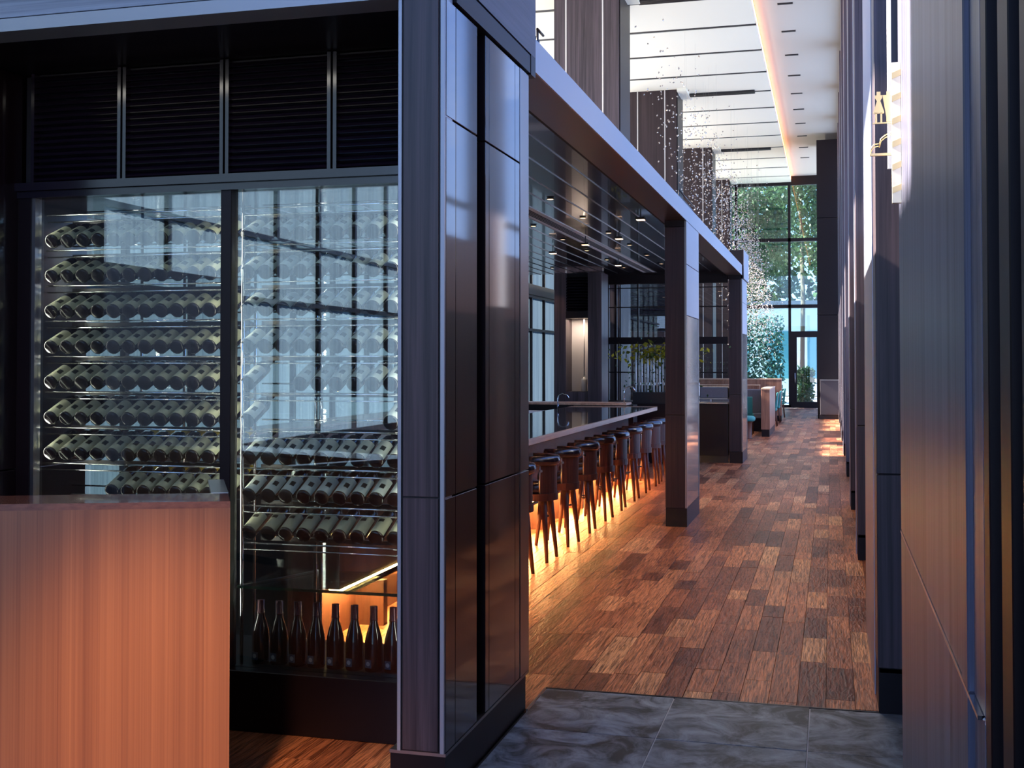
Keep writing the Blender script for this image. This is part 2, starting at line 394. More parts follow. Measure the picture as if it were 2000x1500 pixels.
box(-1.475, -1.456, 4.2, 46.6, 8.82, 8.93).build('cove_light', M_cove, ceil)
struct('roof_side', box(.3, .55, -4, 47, 8.7, 9.3), M_dark, 'dark edge beam over the right piers', 'beam')
for yy_ in (7.8, 9.9, 12.0, 14.1, 16.2, 20.3, 24.4, 28.5, 32.6):
    lamp('corridor_fill_spot', 'SPOT', (-.65, yy_, 8.9), 780, (1, .82, .66), aim=(-.65, yy_, 0), spot_size=R(30), spot_blend=.8, shadow_soft_size=.08)  # added warm fill for the floor, no fixtures at these points
for k in range(-2, 12):
    yy = 20.0 + 2.045 * k
    t = thing('ceiling_diffuser', 'narrow black slot diffuser in cream ceiling strip, %s' % ('beyond the dark wall block' if k > 8 else 'row above the corridor'), 'vent', (-.85, yy, 8.95), 'slot diffusers in the corridor ceiling')
    t['label'] = 'black slot diffuser in the pale corridor ceiling strip, %s from the near end' % ORD[k + 2]
    lpart('slot', box(-.15, .15, -.05, .05, -.012, .0).mesh('slot', M_slot), t)
    lpart('vane', box(-.14, .14, -.006, .006, -.016, -.012).mesh('vane', M_black2), t)
for yy in (22.42, 30.65, 39.0):
    t = thing('linear_diffuser', 'long black linear ceiling grille between two white ceiling panels, %s tall column' % {22.42: 'by the nearest', 30.65: 'beside the second nearest', 39.0: 'beside the third nearest'}[yy], 'vent', (-2.6, yy, 8.72))
    lpart('housing', box(-.95, .75, -.11, .13, -.05, 0).mesh('housing', M_slot), t)
    for q in (-.05, .02, .09): lpart('vane', box(-.93, .73, q - .006, q + .006, -.056, -.05).mesh('vane', M_black2), t)

# ------------------------------------------------------------------ tall columns
for i, (yy, lab) in enumerate(((21.5, 'nearest tall dark veneer column, rising behind the canopy beam to the ceiling'), (30.0, 'second tall dark veneer column with two pale vertical light strips'),
                               (38.4, 'third tall dark veneer column behind the first hanging crystals'), (45.3, 'farthest tall dark veneer column against the end glazing'))):
    x0, x1 = (-5.0, -3.77) if i < 2 else (-4.85, -3.7)
    t = thing('tall_column', lab, 'column', ((x0 + x1) / 2, yy + .5, 0), 'tall ceiling columns')
    w = x1 - x0
    cuts = [x0, x0 + .17 * w, x0 + .195 * w, x0 + .74 * w, x0 + .765 * w, x1]
    for a, b in ((0, 1), (2, 3), (4, 5)): box(cuts[a], cuts[b], yy, yy + 1.2, 0, 8.72).build('veneer_panel', M_col if i == 0 else M_dcol, t)
    for a, b in ((1, 2), (3, 4)): box(cuts[a], cuts[b], yy + .015, yy + 1.15, 0, 8.72).build('light_reveal', M_reveal, t)
    box(x1, x1 + .02, yy + .05, yy + 1.15, 0, 8.72).build('side_panel', M_dark, t)
    box(x1 + .02, x1 + .26, yy - .1, yy + .9, 8.65, 8.72).build('capital', M_ceil, t)

# ------------------------------------------------------------------ left curtain wall
wl = struct('wall_left', box(-8.25, -8.15, -15, 47, 0, .06), M_dark, 'sill under the teal curtained glazing on the left', 'wall')
yy = -14.8
while yy < 46.5:
    top = 8.7 if yy < 2.6 else (7.85 if yy < 4.4 else (3.55 if yy < 20.8 else 5.3))  # curtain tops out of view, stepped to shape where the sun lands
    ye = min(yy + 1.5, 46.6)
    m = MB(); n = 24; prev = None
    for i in range(n + 1):
        a = yy + (ye - yy) * i / n; xx = -8.08 + .02 * math.sin(i * 1.9)
        v = (m.bm.verts.new((xx, a, .02)), m.bm.verts.new((xx, a, top)))
        if prev: m.bm.faces.new((prev[0], v[0], v[1], prev[1]))
        prev = v
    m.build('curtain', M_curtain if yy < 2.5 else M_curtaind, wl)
    box(-8.2, -8.0, ye - .03, ye + .05, 0, 8.75).build('mullion', M_dark, wl)
    yy += 1.5
for z in (2.62, 3.55, 5.9):
    box(-8.14, -7.98, -15, 46.6, z, z + .07).build('transom', M_dark, wl)
box(-8.05, -7.9, 2.95, 46.6, 3.62, 3.9).build('pelmet', M_dark, wl)
box(-7.98, -7.85, -4.4, 4.3, 0, 2.88).build('reflection_blocker', M_dark, wl)  # added unseen dark panel, cuts off the curtain reflection in the cabinet glass
box(-7.96, -7.88, -15, -4.45, 0, .62).build('reflection_blocker_low', M_dark, wl)  # added unseen dark strip, ends the curtain reflection higher up
wb = struct('wall_back', box(-8.2, -3.2, -15.2, -15.0, 0, 3.4), M_dark, 'dark wall behind the entrance', 'wall')

# ------------------------------------------------------------------ right wall: near veneer wall, piers, windows
wr = struct('wall_right', box(.36, .42, 4.2, 38, 0, .25), M_dark, 'low dark sill wall under the right windows', 'wall')
for a, b, xx in ((2.26, 4.19, .225), (2.155, 2.252, .222), (2.0, 2.15, .232)):
    box(xx, .42, a, b, 0, 1.18).build('veneer_panel', M_near, wr, bevel=.003)
    box(xx, .42, a, b, 1.187, 8.7).build('veneer_panel', M_near, wr, bevel=.003)
box(.24, .41, 2.0, 4.18, .3, 8.6).build('panel_core', M_dark, wr)
box(.2225, .27, 2.02, 4.18, 1.180, 1.187).build('joint_strip', M_chrome, wr)
t = thing('entrance_door_frame', 'dark metal glazed entrance frame with streaky glass at the right edge', 'door frame', (.3, 1.7, 0))
for a, b, m in ((1.93, 1.995, M_dark), (1.70, 1.80, M_dark), (1.55, 1.60, M_dark), (1.30, 1.36, M_dark)):
    box(.232, .30, a, b, 0, 8).build('stile', m, t, bevel=.002)
for a, b in ((1.80, 1.93), (1.60, 1.70), (1.36, 1.55)):
    box(.262, .268, a, b, .05, 8).build('glass_pane', M_gl2 if False else M_glass, t)
box(.30, .34, 1.3, 1.99, 0, 8).build('rear_jamb', M_dark, t)
box(.24, .30, 1.3, 1.99, 1.0, 1.03).build('rail', M_dark, t)

piers = [5.85 + .34, 10.9, 14.6, 18.8, 23.0, 27.2, 31.4, 35.4]
for i, yy in enumerate(piers):
    L_ = .6 if i else 1.9
    t = thing('wall_pier', ['nearest dark veneer wall pier on the right, just past the slate tiles', 'second nearest dark wall pier on the right side', 'third nearest dark wall pier on the right side',
                            'fourth dark wall pier on the right side, level with the bar end', 'fifth dark wall pier on the right side', 'sixth dark wall pier on the right side',
                            'seventh dark wall pier on the right side', 'last dark wall pier before the dark end block'][i], 'pier', (.4, yy + L_ / 2, 0), 'piers along the right wall')
    box(XR, .44, yy, yy + L_, .225, 1.187).build('veneer_panel', M_col, t, bevel=.003)
    box(XR, .44, yy, yy + L_, 1.193, 8.72).build('veneer_panel', M_col, t, bevel=.003)
    box(XR + .004, .44, yy + .01, yy + L_, 0, .22).build('skirting', M_dark, t)
    box(XR + .01, .43, yy + .01, yy + L_ - .01, .2, 8.7).build('core', M_black, t)
    # side facing the corridor: pale bronze strip next to the front edge
    box(XR - .004, XR + .002, yy + .35, yy + L_, .0, 8.7).build('satin_facing', M_facing, t)
edges = [4.19] + piers + [38.0]
for i in range(len(edges) - 1):
    a = edges[i] + (0 if i == 0 else (1.9 if i == 1 else .6)); b = edges[i + 1]
    if b - a < .2: continue
    w = struct('window_%d' % (i + 1), box(.37, .38, a, b, .25, 8.7), M_glassr, 'tall side window between two dark piers', 'window')
    for q in (a + .02, (a + b) / 2, b - .02): box(.34, .40, q - .02, q + .02, .25, 8.7).build('frame', M_dark, w)
    for z in (1.19, 3.2, 5.6): box(.35, .40, a, b, z, z + .05).build('rail', M_dark, w)
    if i < 3: box(.345, .366, a, b, .25, 2.9).build('sky_blocker', M_dark, w)  # added dark panel, keeps low sky out of the kiosk wall reflection
blk = struct('wall_end_block', box(-.407, .6, 38.0, 40.5, 3.24, 6.26), M_dark, 'full height dark panelled block at the far right end', 'wall')
box(-.407, .6, 38.0, 40.5, 6.275, 8.72).build('panel', M_dark, blk); box(-.407, .6, 38.0, 40.5, .0, 3.225).build('panel', M_dark, blk)
t = thing('low_cabinet', 'low dark box cabinet in front of the dark end block', 'cabinet', (-.05, 37.8, 0))
box(-.33, .27, 37.6, 37.99, .14, 1.2).build('body', simple('box_grey', (.045, .035, .04), rough=.5), t, bevel=.006)
box(-.36, .30, 37.65, 37.99, 0, .13).build('plinth', M_black2, t); box(-.34, .28, 37.58, 37.99, 1.2, 1.215).build('top', M_alu, t)

struct('wall_entrance_blocker', box(1.35, 1.45, -9, 1.9, 0, 9.2), M_dark, 'unseen dark wall added right of the entrance to block sky light', 'wall')  # added out of view to keep sky light off the glossy left side
struct('wall_entrance_return', box(.36, 1.45, 1.9, 2.0, 0, 9.2), M_dark, 'dark return wall behind the glazed frame', 'wall')
# ------------------------------------------------------------------ end wall glazing and door
we = struct('wall_end', box(-8.2, 1.6, 46.62, 46.8, 8.6, 9.3), M_dark, 'dark head above the end glazing', 'wall')
w = struct('window_20', box(-8.1, -1.56, 46.68, 46.70, .05, 8.6), M_glassw, 'large end window beyond the hanging crystals', 'window')
for xq in (-7.2, -5.4, -3.55, -1.53): box(xq - .05, xq + .05, 46.6, 46.78, 0, 8.6).build('mullion', M_dark, w)
for z in (3.85, 6.42): box(-8.1, -.4, 46.6, 46.78, z, z + .13).build('transom', M_dark, w)
box(-8.1, -1.5, 46.6, 46.78, 0, .12).build('sill', M_dark, w)
w = struct('window_21', box(-1.5, -.42, 46.68, 46.70, 2.95, 8.6), M_glassw, 'narrow end window above the glazed door', 'window')
box(-.45, -.35, 46.6, 46.78, 0, 8.6).build('mullion', M_dark, w)
d = struct('door_1', box(-1.48, -.45, 46.60, 46.76, 2.72, 2.95), M_dark, 'dark framed glass door at the far end of the corridor', 'door')
box(-1.48, -1.27, 46.60, 46.76, 0, 2.72).build('stile', M_dark, d); box(-.53, -.45, 46.60, 46.76, 0, 2.72).build('stile', M_dark, d)
box(-1.27, -.53, 46.60, 46.76, 0, .24).build('bottom_rail', M_dark, d); box(-1.27, -.53, 46.66, 46.68, .24, 2.72).build('glass_pane', M_glassb, d)
h = MB().bar((-1.34, 46.53, .95), (-1.34, 46.53, 1.35), .014); h.bar((-1.34, 46.53, 1.0), (-1.34, 46.61, 1.0), .01); h.bar((-1.34, 46.53, 1.3), (-1.34, 46.61, 1.3), .01)
h.build('door_handle', M_alu, d)

# ------------------------------------------------------------------ kiosk: side wall, column, header, wine cabinet
k = struct('wall_kiosk', box(-1.70, -1.53, 4.50, 5.79, .19, 3.23), M_black, 'glossy dark panelled side wall of the wine kiosk', 'wall')
def kp(y0, y1, z0, z1, m=M_gloss, x=XA, n='panel'): box(-1.54, x, y0, y1, z0, z1).build(n, m, k, bevel=.002)
for z0, z1 in ((.20, 1.205), (1.212, 2.735), (2.742, 3.215)):
    kp(4.475, 4.598, z0, z1); kp(4.602, 4.902, z0, z1); kp(5.032, 5.088, z0, z1); kp(5.092, 5.538, z0, z1); kp(5.542, 5.628, z0, z1)
kp(5.632, 5.80, 0.20, 1.205, M_trim, XA + .003, 'bronze_jamb'); kp(5.632, 5.80, 1.212, 3.215, M_trim, XA + .003, 'bronze_jamb')
box(-1.72, -1.50, 4.48, 5.8, 0, .185).build('kickboard', M_dark, k)
box(-1.72, -1.483, 4.47, 5.8, .185, .198).build('bronze_line', M_trim, k)
t = thing('kiosk_column', 'tall blue-grey veneer column at the front corner of the wine kiosk', 'column', (-1.58, 4.5, 0))
box(-1.662, -1.512, 4.46, 4.55, .205, 1.207).build('veneer_board', M_col, t, bevel=.002); box(-1.662, -1.512, 4.46, 4.55, 1.213, 5.2).build('veneer_board', M_col, t, bevel=.002)
box(-1.678, -1.49, 4.468, 4.56, .2, 5.2).build('core', M_black2, t)
for a, b in ((-1.683, -1.669), (-1.503, -1.487)): box(a, b, 4.458, 4.56, .2, 5.2).build('edge_strip', M_beam, t)
box(-1.683, -1.487, 4.475, 4.56, 0, .196).build('kickboard', M_dark, t)
box(-1.684, -1.67, 4.56, 5.16, .0, 3.22).build('return_panel', M_dark, t)
# header
t = thing('kiosk_header', 'deep dark veneer header over the wine kiosk with a blue-grey lower band', 'beam', (-3, 4.9, 3.2))
box(-7.9, -1.686, 4.44, 4.60, 3.222, 3.279).build('lower_band', M_beam, t); box(-7.9, -1.686, 4.45, 4.60, 3.287, 4.4).build('front_board', M_head, t)
box(-7.9, -1.69, 4.61, 5.88, 3.225, 4.38).build('core', M_black2, t)  # extended left out of view to stop sun leaking onto the tiles
box(-1.69, -1.53, 4.58, 5.88, 3.225, 4.38).build('side_core', M_black2, t)
box(-1.52, -1.472, 4.57, 5.89, 3.225, 3.315).build('side_band', M_dark, t)
box(-1.52, -1.468, 4.57, 5.89, 3.322, 4.4).build('side_board', veneer('dark_veneer_long', (.028, .018, .024), (.09, .07, .085), rough=.4, scale=(70, 1.2, 60)), t)
box(-1.60, -1.469, 5.80, 5.892, 2.9 + .32, 4.4).build('end_cap', M_dark, t)
# left return
wlr = struct('wall_kiosk_left', box(-4.4, -4.03, 4.46, 5.75, 0, 3.22), M_gloss, 'dark glossy return wall left of the wine cabinet', 'wall')
for z0, z1 in ((0, 1.205), (1.212, 3.22)): box(-4.04, -4.0, 4.46, 5.16, z0, z1).build('panel', M_gloss, wlr, bevel=.002)

# louvres
posts = [-3.93, -3.40, -2.834, -2.27, -1.70]
for i in range(4):
    t = thing('louver_panel', ['black louvred vent panel far left above the wine cabinet', 'second black louvred panel from the left above the wine cabinet',
                               'third black louvred panel, above the right cabinet bay', 'rightmost black louvred panel beside the kiosk column'][i], 'vent', ((posts[i] + posts[i + 1]) / 2, 5.15, 2.66), 'louvred panels above the wine cabinet')
    x0, x1 = posts[i] + .006, posts[i + 1] - .006
    for a, b in ((x0, x0 + .018), (x1 - .018, x1)): box(a, b, 5.125, 5.17, 2.66, 3.22).build('frame_side', M_slat, t)
    box(x0 + .018, x1 - .018, 5.165, 5.175, 2.66, 3.22).build('backing', M_black, t)
    n = 17; me = None
    for q in range(n):
        z = 2.672 + q * .032
        MB().prism([(5.125, z), (5.13, z - .003), (5.163, z + .022), (5.158, z + .026)], 'x', x0 + .018, x1 - .018).build('slat', M_slat, t)
wc = thing('wine_cabinet', 'glazed built-in wine cabinet with chrome racks behind two tall panes', 'cabinet', (-2.9, 5.4, 0))
box(-4.0, -1.69, 5.10, 5.78, 0, .285).build('plinth', M_dark, wc, bevel=.003)
box(-4.0, -1.69, 5.12, 5.79, 2.585, 2.66).build('top_rail', M_slat, wc)
box(-4.0, -1.69, 5.10, 5.14, 2.62, 2.66).build('top_lip', M_slat, wc)
box(-4.0, -1.7, 5.19, 5.79, 2.66, 3.22).build('upper_case', M_black, wc)
box(-2.852, -2.795, 5.13, 5.20, .285, 2.59).build('mullion', M_dark, wc, bevel=.002)
box(-4.0, -3.925, 5.13, 5.20, .285, 2.59).build('jamb', M_dark, wc); box(-3.925, -3.905, 5.14, 5.19, .285, 2.59).build('chrome_edge', M_alu, wc)
box(-1.93, -1.69, 5.13, 5.20, .285, 2.59).build('jamb', M_dark, wc)
box(-3.905, -2.852, 5.165, 5.175, .285, 2.585).build('glass_pane', M_glass, wc); box(-2.795, -1.93, 5.165, 5.175, .285, 2.585).build('glass_pane', M_glass, wc)
box(-4.0, -1.72, 5.76, 5.768, .285, 2.585).build('back_pane', M_glassb, wc)
for xq in (-2.775, -2.60, -2.57): MB().bar((xq, 5.215 if xq < -2.7 else 5.68, .285), (xq, 5.215 if xq < -2.7 else 5.68, 2.585), .009, n=8).build('pole', M_chrome, wc)
for xq in (-3.36, -2.94, -3.62): MB().bar((xq, 5.66, .285), (xq, 5.66, 2.585), .008, n=8).build('pole', M_chrome, wc)
MB().bar((-2.0, 5.68, .285), (-2.0, 5.68, 2.585), .007, n=8).build('pole', M_chrome, wc)
box(-2.79, -1.75, 5.20, 5.72, .655, .665).build('glass_shelf', M_glassb, wc); box(-2.79, -1.75, 5.198, 5.202, .654, .668).build('shelf_edge', simple('green_glass_edge', (.01, .05, .035), rough=.1), wc)
MB().bar((-2.79, 5.2, .66), (-2.6, 5.7, .66), .006, n=6).build('shelf_bracket', M_black2, wc)
for xq, sx in ((-3.93, 1), (-2.845, -1), (-2.835, 1), (-1.90, -1)):
    o = lamp('bottle_fill_light', 'AREA', (xq, 5.212, 1.5), 2.3, (1, .96, .84), shape='RECTANGLE', size=.012, size_y=2.1)  # added narrow fill lights for the labels, tucked behind the cabinet frame
    o.rotation_euler = (R(90), 0, R(-60 * sx))
# racks
rowz = [.872 + .1815 * q for q in range(10)]
for q, z in enumerate(rowz):
    for x0, x1 in ((-3.90, -2.86), (-2.79, -1.75)):
        if q == 0 and x0 < -3: continue
        MB().bar((x0, 5.225, z), (x1, 5.225, z), .0045, n=6).build('rack_rail', M_chrome, wc)
        MB().bar((x0, 5.235, z - .033), (x1, 5.235, z - .033), .004, n=6).build('rack_rail', M_chrome, wc)
        MB().bar((x0, 5.45, z + .045), (x1, 5.45, z + .045), .0045, n=6).build('rack_rail', M_chrome, wc)
        box(x0, x1, 5.44, 5.455, z - .02, z + .0).build('rack_strip', M_black2, wc)
# reclining bottles; axis runs +Y with the neck raised
def bottle_meshes():
    b = MB(); prof = [(0, .004), (.030, 0), (.037, .004), (.0375, .012), (.0375, .19), (.034, .208), (.022, .228), (.0155, .245), (.0145, .285), (.0165, .287), (.0165, .297), (0, .297)]
    b.lathe(prof, 20); body = b.mesh('wine_bottle', M_bottle)
    def lab(m): return MB().lathe([(.0380, .014), (.0382, .015), (.0382, .146), (.0380, .147)], 18, a0=R(10), a1=R(170)).mesh('label', m)
    def cap(m): return MB().lathe([(.0155, .242), (.0162, .243), (.0152, .286), (.0175, .2862), (.0175, .298), (0, .2985)], 14).mesh('capsule', m)
    em = MB().lathe([(.0384, .058), (.0386, .059), (.0386, .094), (.0384, .095)], 6, a0=R(98), a1=R(134)).mesh('emblem', M_ink)
    em2 = MB().lathe([(.0384, .096), (.0386, .097), (.0386, .120), (.0384, .121)], 8, a0=R(68), a1=R(112)).mesh('emblem', M_ink)
    return body, lab(M_label), lab(M_label2), cap(M_caps), cap(M_capsw), cap(M_capsy), em, em2
BODY, LABO, LABG, CAPD, CAPW, CAPY, EM, EM2 = bottle_meshes()
def put_bottle(x, y, z, lean, label, group, lab, cap, em):
    o = bpy.data.objects.new('wine_bottle', BODY); C.objects.link(o)
    # local Z -> +Y raised by lean, local Y -> up
    o.rotation_euler = (R(-90) + lean, random.uniform(-.06, .06) * 0, 0); o.rotation_euler = Matrix.Rotation(lean, 3, 'X').to_euler()
    m = Matrix.Rotation(lean, 3, 'X') @ Matrix(((-1, 0, 0), (0, 0, 1), (0, 1, 0)))
    m = m @ Matrix.Rotation(random.uniform(-.09, .09), 3, 'Z')
    o.rotation_euler = m.to_euler(); o.location = (x, y, z); tag(o, label, 'bottle', group)
    lb = lpart('label', lab, o); lpart('capsule', cap, o); lpart('emblem', em, lb)
    return o
LEAN = R(24)
for q, z in enumerate(rowz):
    if 1 <= q <= 8:
        n = 12
        for i in range(n):
            x = -3.868 + i * .0905
            if q == 1 and i < 4: continue
            lab = 'olive-labelled wine bottle, %s from left, %s row from top, left rack' % (ORD[i], ORD[8 - q])
            put_bottle(x, 5.215, z + .045, LEAN, lab, 'bottles on the left rack', LABO, CAPY if q in (1, 2) and i > 4 else (CAPW if q in (3, 4) else CAPD), EM)
    m = 9
    for i in range(m):
        x = -2.755 + i * .0935 + (.02 if q < 3 else 0)
        if q in (3,) and i not in (0, 8): continue
        if q == 9: continue
        if q == 4 and i in (1, 2): continue
        if q in (1, 2, 0) and i == 0: x -= .01
        lab = 'wine bottle with %s label, %s from left, %s row from bottom, right rack' % ('cream' if q == 0 else 'pale grey', ORD[i], ORD[q])
        put_bottle(x, 5.215, z + .045, LEAN, lab, 'bottles on the right rack', LABG if q else LABO, CAPD, EM if q else EM2)
# standing bottles
sb = MB().lathe([(0, 0), (.040, 0), (.043, .006), (.043, .12), (.040, .15), (.030, .19), (.0185, .225), (.0165, .30), (0, .30)], 22).mesh('standing_bottle', M_bottle)
sc = MB().lathe([(.018, .212), (.0185, .213), (.0182, .238), (.0205, .240), (.0205, .244), (.0182, .246), (.0182, .303), (0, .305)], 16).mesh('capsule', M_caps)
sl = MB().box(-.017, .017, -.0455, -.0437, .02, .058).mesh('crest_label', simple('crest_blue', (.05, .08, .14), rough=.4))
sr = MB(); sr.bar((0, -.0454, .039), (0, -.0459, .039), .011, n=10); sr = sr.mesh('crest_ring', simple('crest_silver', (.55, .6, .68), rough=.35, metal=.5))
for i, u in enumerate((490, 527, 565, 603, 641, 678, 715, 750)):
    x = -2.70 + i * .0985
    o = bpy.data.objects.new('standing_bottle', sb); C.objects.link(o); o.location = (x, 5.27, .286); o.rotation_euler = (0, 0, R(-14))
    tag(o, 'dark wine bottle standing upright on the cabinet floor, %s from the left' % ORD[i], 'bottle', 'standing bottles at the cabinet bottom')
    lpart('capsule', sc, o); cl = lpart('crest_label', sl, o); lpart('crest_ring', sr, cl)

# ------------------------------------------------------------------ reception desk
t = thing('reception_desk', 'warm walnut reception desk with a raised rim in front of the wine cabinet', 'desk', (-3, 4.1, 0))
ang = math.atan2(4.075 - 3.762, -2.218 + 3.001)
P0 = Vector((-2.218, 4.075)); u_ = Vector((-math.cos(ang), -math.sin(ang))); w_ = Vector((-.512, .859)) * 1.0
def q2(a, b): p = P0 + u_ * a + w_ * b; return (p.x, p.y)
L0 = 2.3; th = .30; ts = .055; D = .86
MB().prism([q2(0, 0), q2(L0, 0), q2(L0, th), q2(0, th)], 'z', .0, 1.195).build('front_panel', M_desk, t)
MB().prism([q2(0, 0), q2(L0, 0), q2(L0, th), q2(0, th)], 'z', 1.195, 1.22).build('front_cap', M_deskt, t)
MB().prism([q2(0, th), q2(ts, th), q2(ts, D), q2(0, D)], 'z', 0, 1.205).build('side_panel', M_desk, t)
MB().prism([q2(-.004, th), q2(ts + .01, th), q2(ts + .01, D), q2(-.004, D)], 'z', 1.205, 1.221).build('side_cap', M_alu, t)
MB().prism([q2(ts, th), q2(L0, th), q2(L0, D), q2(ts, D)], 'z', .70, .74).build('work_surface', M_bartop, t)

# ------------------------------------------------------------------ bar canopy
t = thing('bar_canopy', 'long dark canopy over the bar with blue-grey fascia and glossy slatted ceiling', 'canopy', (-3, 13, 3.3))
box(XA - .01, XA, 5.893, 20.80, 3.27, 3.445).build('fascia', M_beam, t)
box(-1.75, XA - .01, 5.893, 20.80, 3.272, 3.44).build('beam', M_beamu, t)
box(-1.79, -1.75, 5.9, 20.8, 3.29, 3.40).build('shadow_gap', M_black, t)
xx = -1.79; k_ = 0
while xx > -7.8:
    a = xx - .235
    if k_ == 5:
        box(a + .004, xx - .004, 5.9, 20.75, 3.345, 3.37).build('grille_panel', M_reveal, t)
        for r_ in (.06, .09, .12, .15): box(a + r_, a + r_ + .014, 5.9, 20.75, 3.340, 3.346).build('grille_slot', M_slot, t)
    else:
        box(a + .004, xx - .004, 5.9, 20.75, 3.345, 3.37).build('ceiling_panel', M_canopy, t)
    box(a - .003, a + .003, 5.9, 20.75, 3.338, 3.37).build('trim_line', M_trim, t)
    xx = a; k_ += 1
box(-7.9, -1.6, 5.88, 20.8, 3.385, 3.43).build('roof_deck', M_dark, t)
box(-1.735, -1.46, 20.8, 22.0, 3.21, 3.71).build('end_box', M_dark, t); box(-1.46, -1.452, 20.8, 22.0, 3.21, 3.71).build('end_box_side', M_beam, t)
box(-4.5, -1.735, 20.8, 21.1, 3.30, 3.45).build('cross_beam', M_dark, t)
dl = MB().lathe([(.045, .002), (.036, 0), (.034, .012), (0, .012)], 16).mesh('ring', M_alu); dg = MB().lathe([(.033, .004), (0, .004)], 14).mesh('glow', M_down)
spots = [(-2.62, 8 + 1.55 * i) for i in range(8)] + [(-3.33, 8.6 + 1.55 * i) for i in range(8)] + [(-4.5, 9 + 1.7 * i) for i in range(7)]
for i, (x, y) in enumerate(spots):
    ri, rk = (0, i) if i < 8 else ((1, i - 8) if i < 16 else (2, i - 16))
    t2 = thing('downlight', 'round warm canopy downlight, %s from the near end, %s row from the fascia' % (ORD[rk], ORD[ri]), 'light', (x, y, 3.330), 'downlights in the canopy ceiling')
    lpart('ring', dl, t2); lpart('glow', dg, t2)
    if i % 2 == 0: lamp('downlight_beam', 'SPOT', (x, y, 3.325), 14, (1, .66, .42), aim=(x, y, 0), spot_size=R(75), spot_blend=.6, shadow_soft_size=.03)
for i, (x, y) in enumerate(((-1.88, 12.0), (-2.42, 13.8), (-2.95, 14.4), (-2.2, 17.2), (-3.1, 17.6), (-3.6, 15.4))):
    t2 = thing('track_spotlight', 'small flat spotlight hanging on a short black rod, %s' % ['nearest the fascia beam', 'second along the glossy panels', 'beside the slotted grille', 'near the bar end', 'past the slotted grille', 'deep over the back bar'][i], 'light', (x, y, 3.33), 'hanging spotlights')
    lpart('rod', MB().bar((0, 0, 0), (0, 0, -.09), .006, n=6).mesh('rod', M_black2), t2)
    lpart('head', box(-.045, .045, -.05, .05, -.115, -.09).mesh('head', M_black2), t2); lpart('lens', box(-.04, .04, -.045, .045, -.118, -.115).mesh('lens', M_down), t2)
for nm, yy, l, lab in (('roof_box', 12.75, 1.5, 'long black equipment box on top of the canopy beam'), ('roof_box', 6.38, .14, 'small black box on the canopy beam next to the kiosk header')):
    t2 = thing(nm, lab, 'box', (-1.62, yy + l / 2, 3.445)); box(-1.74, -1.6, yy, yy + l, 3.446, 3.60).build('body', M_dark, t2, bevel=.006)
    MB().bar((-1.58, yy, 3.62), (-1.58, yy + l, 3.62), .008, n=6).build('rail', M_black2, t2); MB().bar((-1.585, yy + .02, 3.445), (-1.585, yy + .02, 3.62), .008, n=6).build('post', M_black2, t2)

# canopy columns
def canopy_column(y0, y1, lab):
    t = thing('canopy_column', lab, 'column', (-1.59, (y0 + y1) / 2, 0), 'columns under the canopy beam')
    box(-1.715, -1.505, y0, y1, .2, 1.187).build('veneer_board', M_dcol, t, bevel=.003); box(-1.715, -1.505, y0, y1, 1.193, 3.20).build('veneer_board', M_dcol, t, bevel=.003)
    box(-1.715, -1.505, y0 + .002, y1, 3.205, 3.272).build('cap', M_dark, t)
    box(-1.505, XA - .006, y0 + .04, y1 - .03, .2, 2.25).build('side_board', M_gloss, t)
    box(-1.505, XA, y0 + .03, y1 - .02, 2.255, 2.80).build('side_upper_board', M_beam, t, bevel=.002); box(-1.505, XA, y0 + .03, y1 - .02, 2.806, 3.265).build('side_upper_board', M_beam, t, bevel=.002)
    box(-1.505, XA, y0, y0 + .028, .2, 3.265).build('edge_strip', M_trim, t); box(-1.505, XA, y1 - .02, y1, .2, 3.265).build('edge_strip', M_trim, t)
    box(-1.712, -1.487, y0 + .005, y1 - .005, 0, .198).build('skirting', M_dark, t)
canopy_column(12.60, 13.83, 'nearer square veneer column under the canopy, standing past the bar stools')
canopy_column(20.80, 21.98, 'farther square veneer column at the end of the canopy')

# ------------------------------------------------------------------ bar counter
t = thing('bar_counter', 'long dark polished bar counter with a pale wooden edge and glowing base', 'counter', (-3.1, 13, 0))
box(-3.85, -2.56, 6.7, 17.72, 1.035, 1.08).build('worktop', M_bartop, t)
box(-2.562, -2.535, 6.7, 17.74, 1.028, 1.082).build('front_edge', M_barwood, t, bevel=.003)
box(-3.82, -2.535, 17.72, 17.76, 1.03, 1.085).build('end_edge', M_barwood, t)
box(-3.3, -2.95, 6.8, 17.6, .34, 1.035).build('front_panel', veneer('bar_front', (.03, .018, .02), (.075, .05, .055), rough=.25, scale=(40, 8, 1)), t)
box(-3.3, -3.08, 6.8, 17.6, 0, .34).build('toe_kick', M_stoolwood, t)
box(-3.02, -2.96, 6.8, 17.6, .32, .338).build('led_strip', M_led, t)
for i in range(12):
    y0 = 7.37 + i * .93
    box(-3.08, -2.88, y0, y0 + .07, 0, .30).build('footrest_bracket', M_stoolwood, t)
MB().bar((-2.90, 6.8, .33), (-2.90, 17.6, .33), .018, n=10).build('foot_rail', M_black2, t)
for i in range(7):
    y0 = 9.2 + i * 1.3
    h = MB(); h.bar((-2.95, y0, .93), (-2.91, y0, .93), .006, n=6); h.bar((-2.91, y0 - .02, .925), (-2.91, y0 + .02, .925), .005, n=6); h.build('bag_hook', M_black2, t)
t = thing('back_counter', 'inner work counter with a white sink deck behind the bar', 'counter', (-4.2, 14, 0))
box(-4.9, -3.86, 8.5, 18.2, .0, .96).build('body', M_dark, t); box(-4.9, -3.86, 8.5, 18.2, .96, .99).build('white_deck', M_white, t)
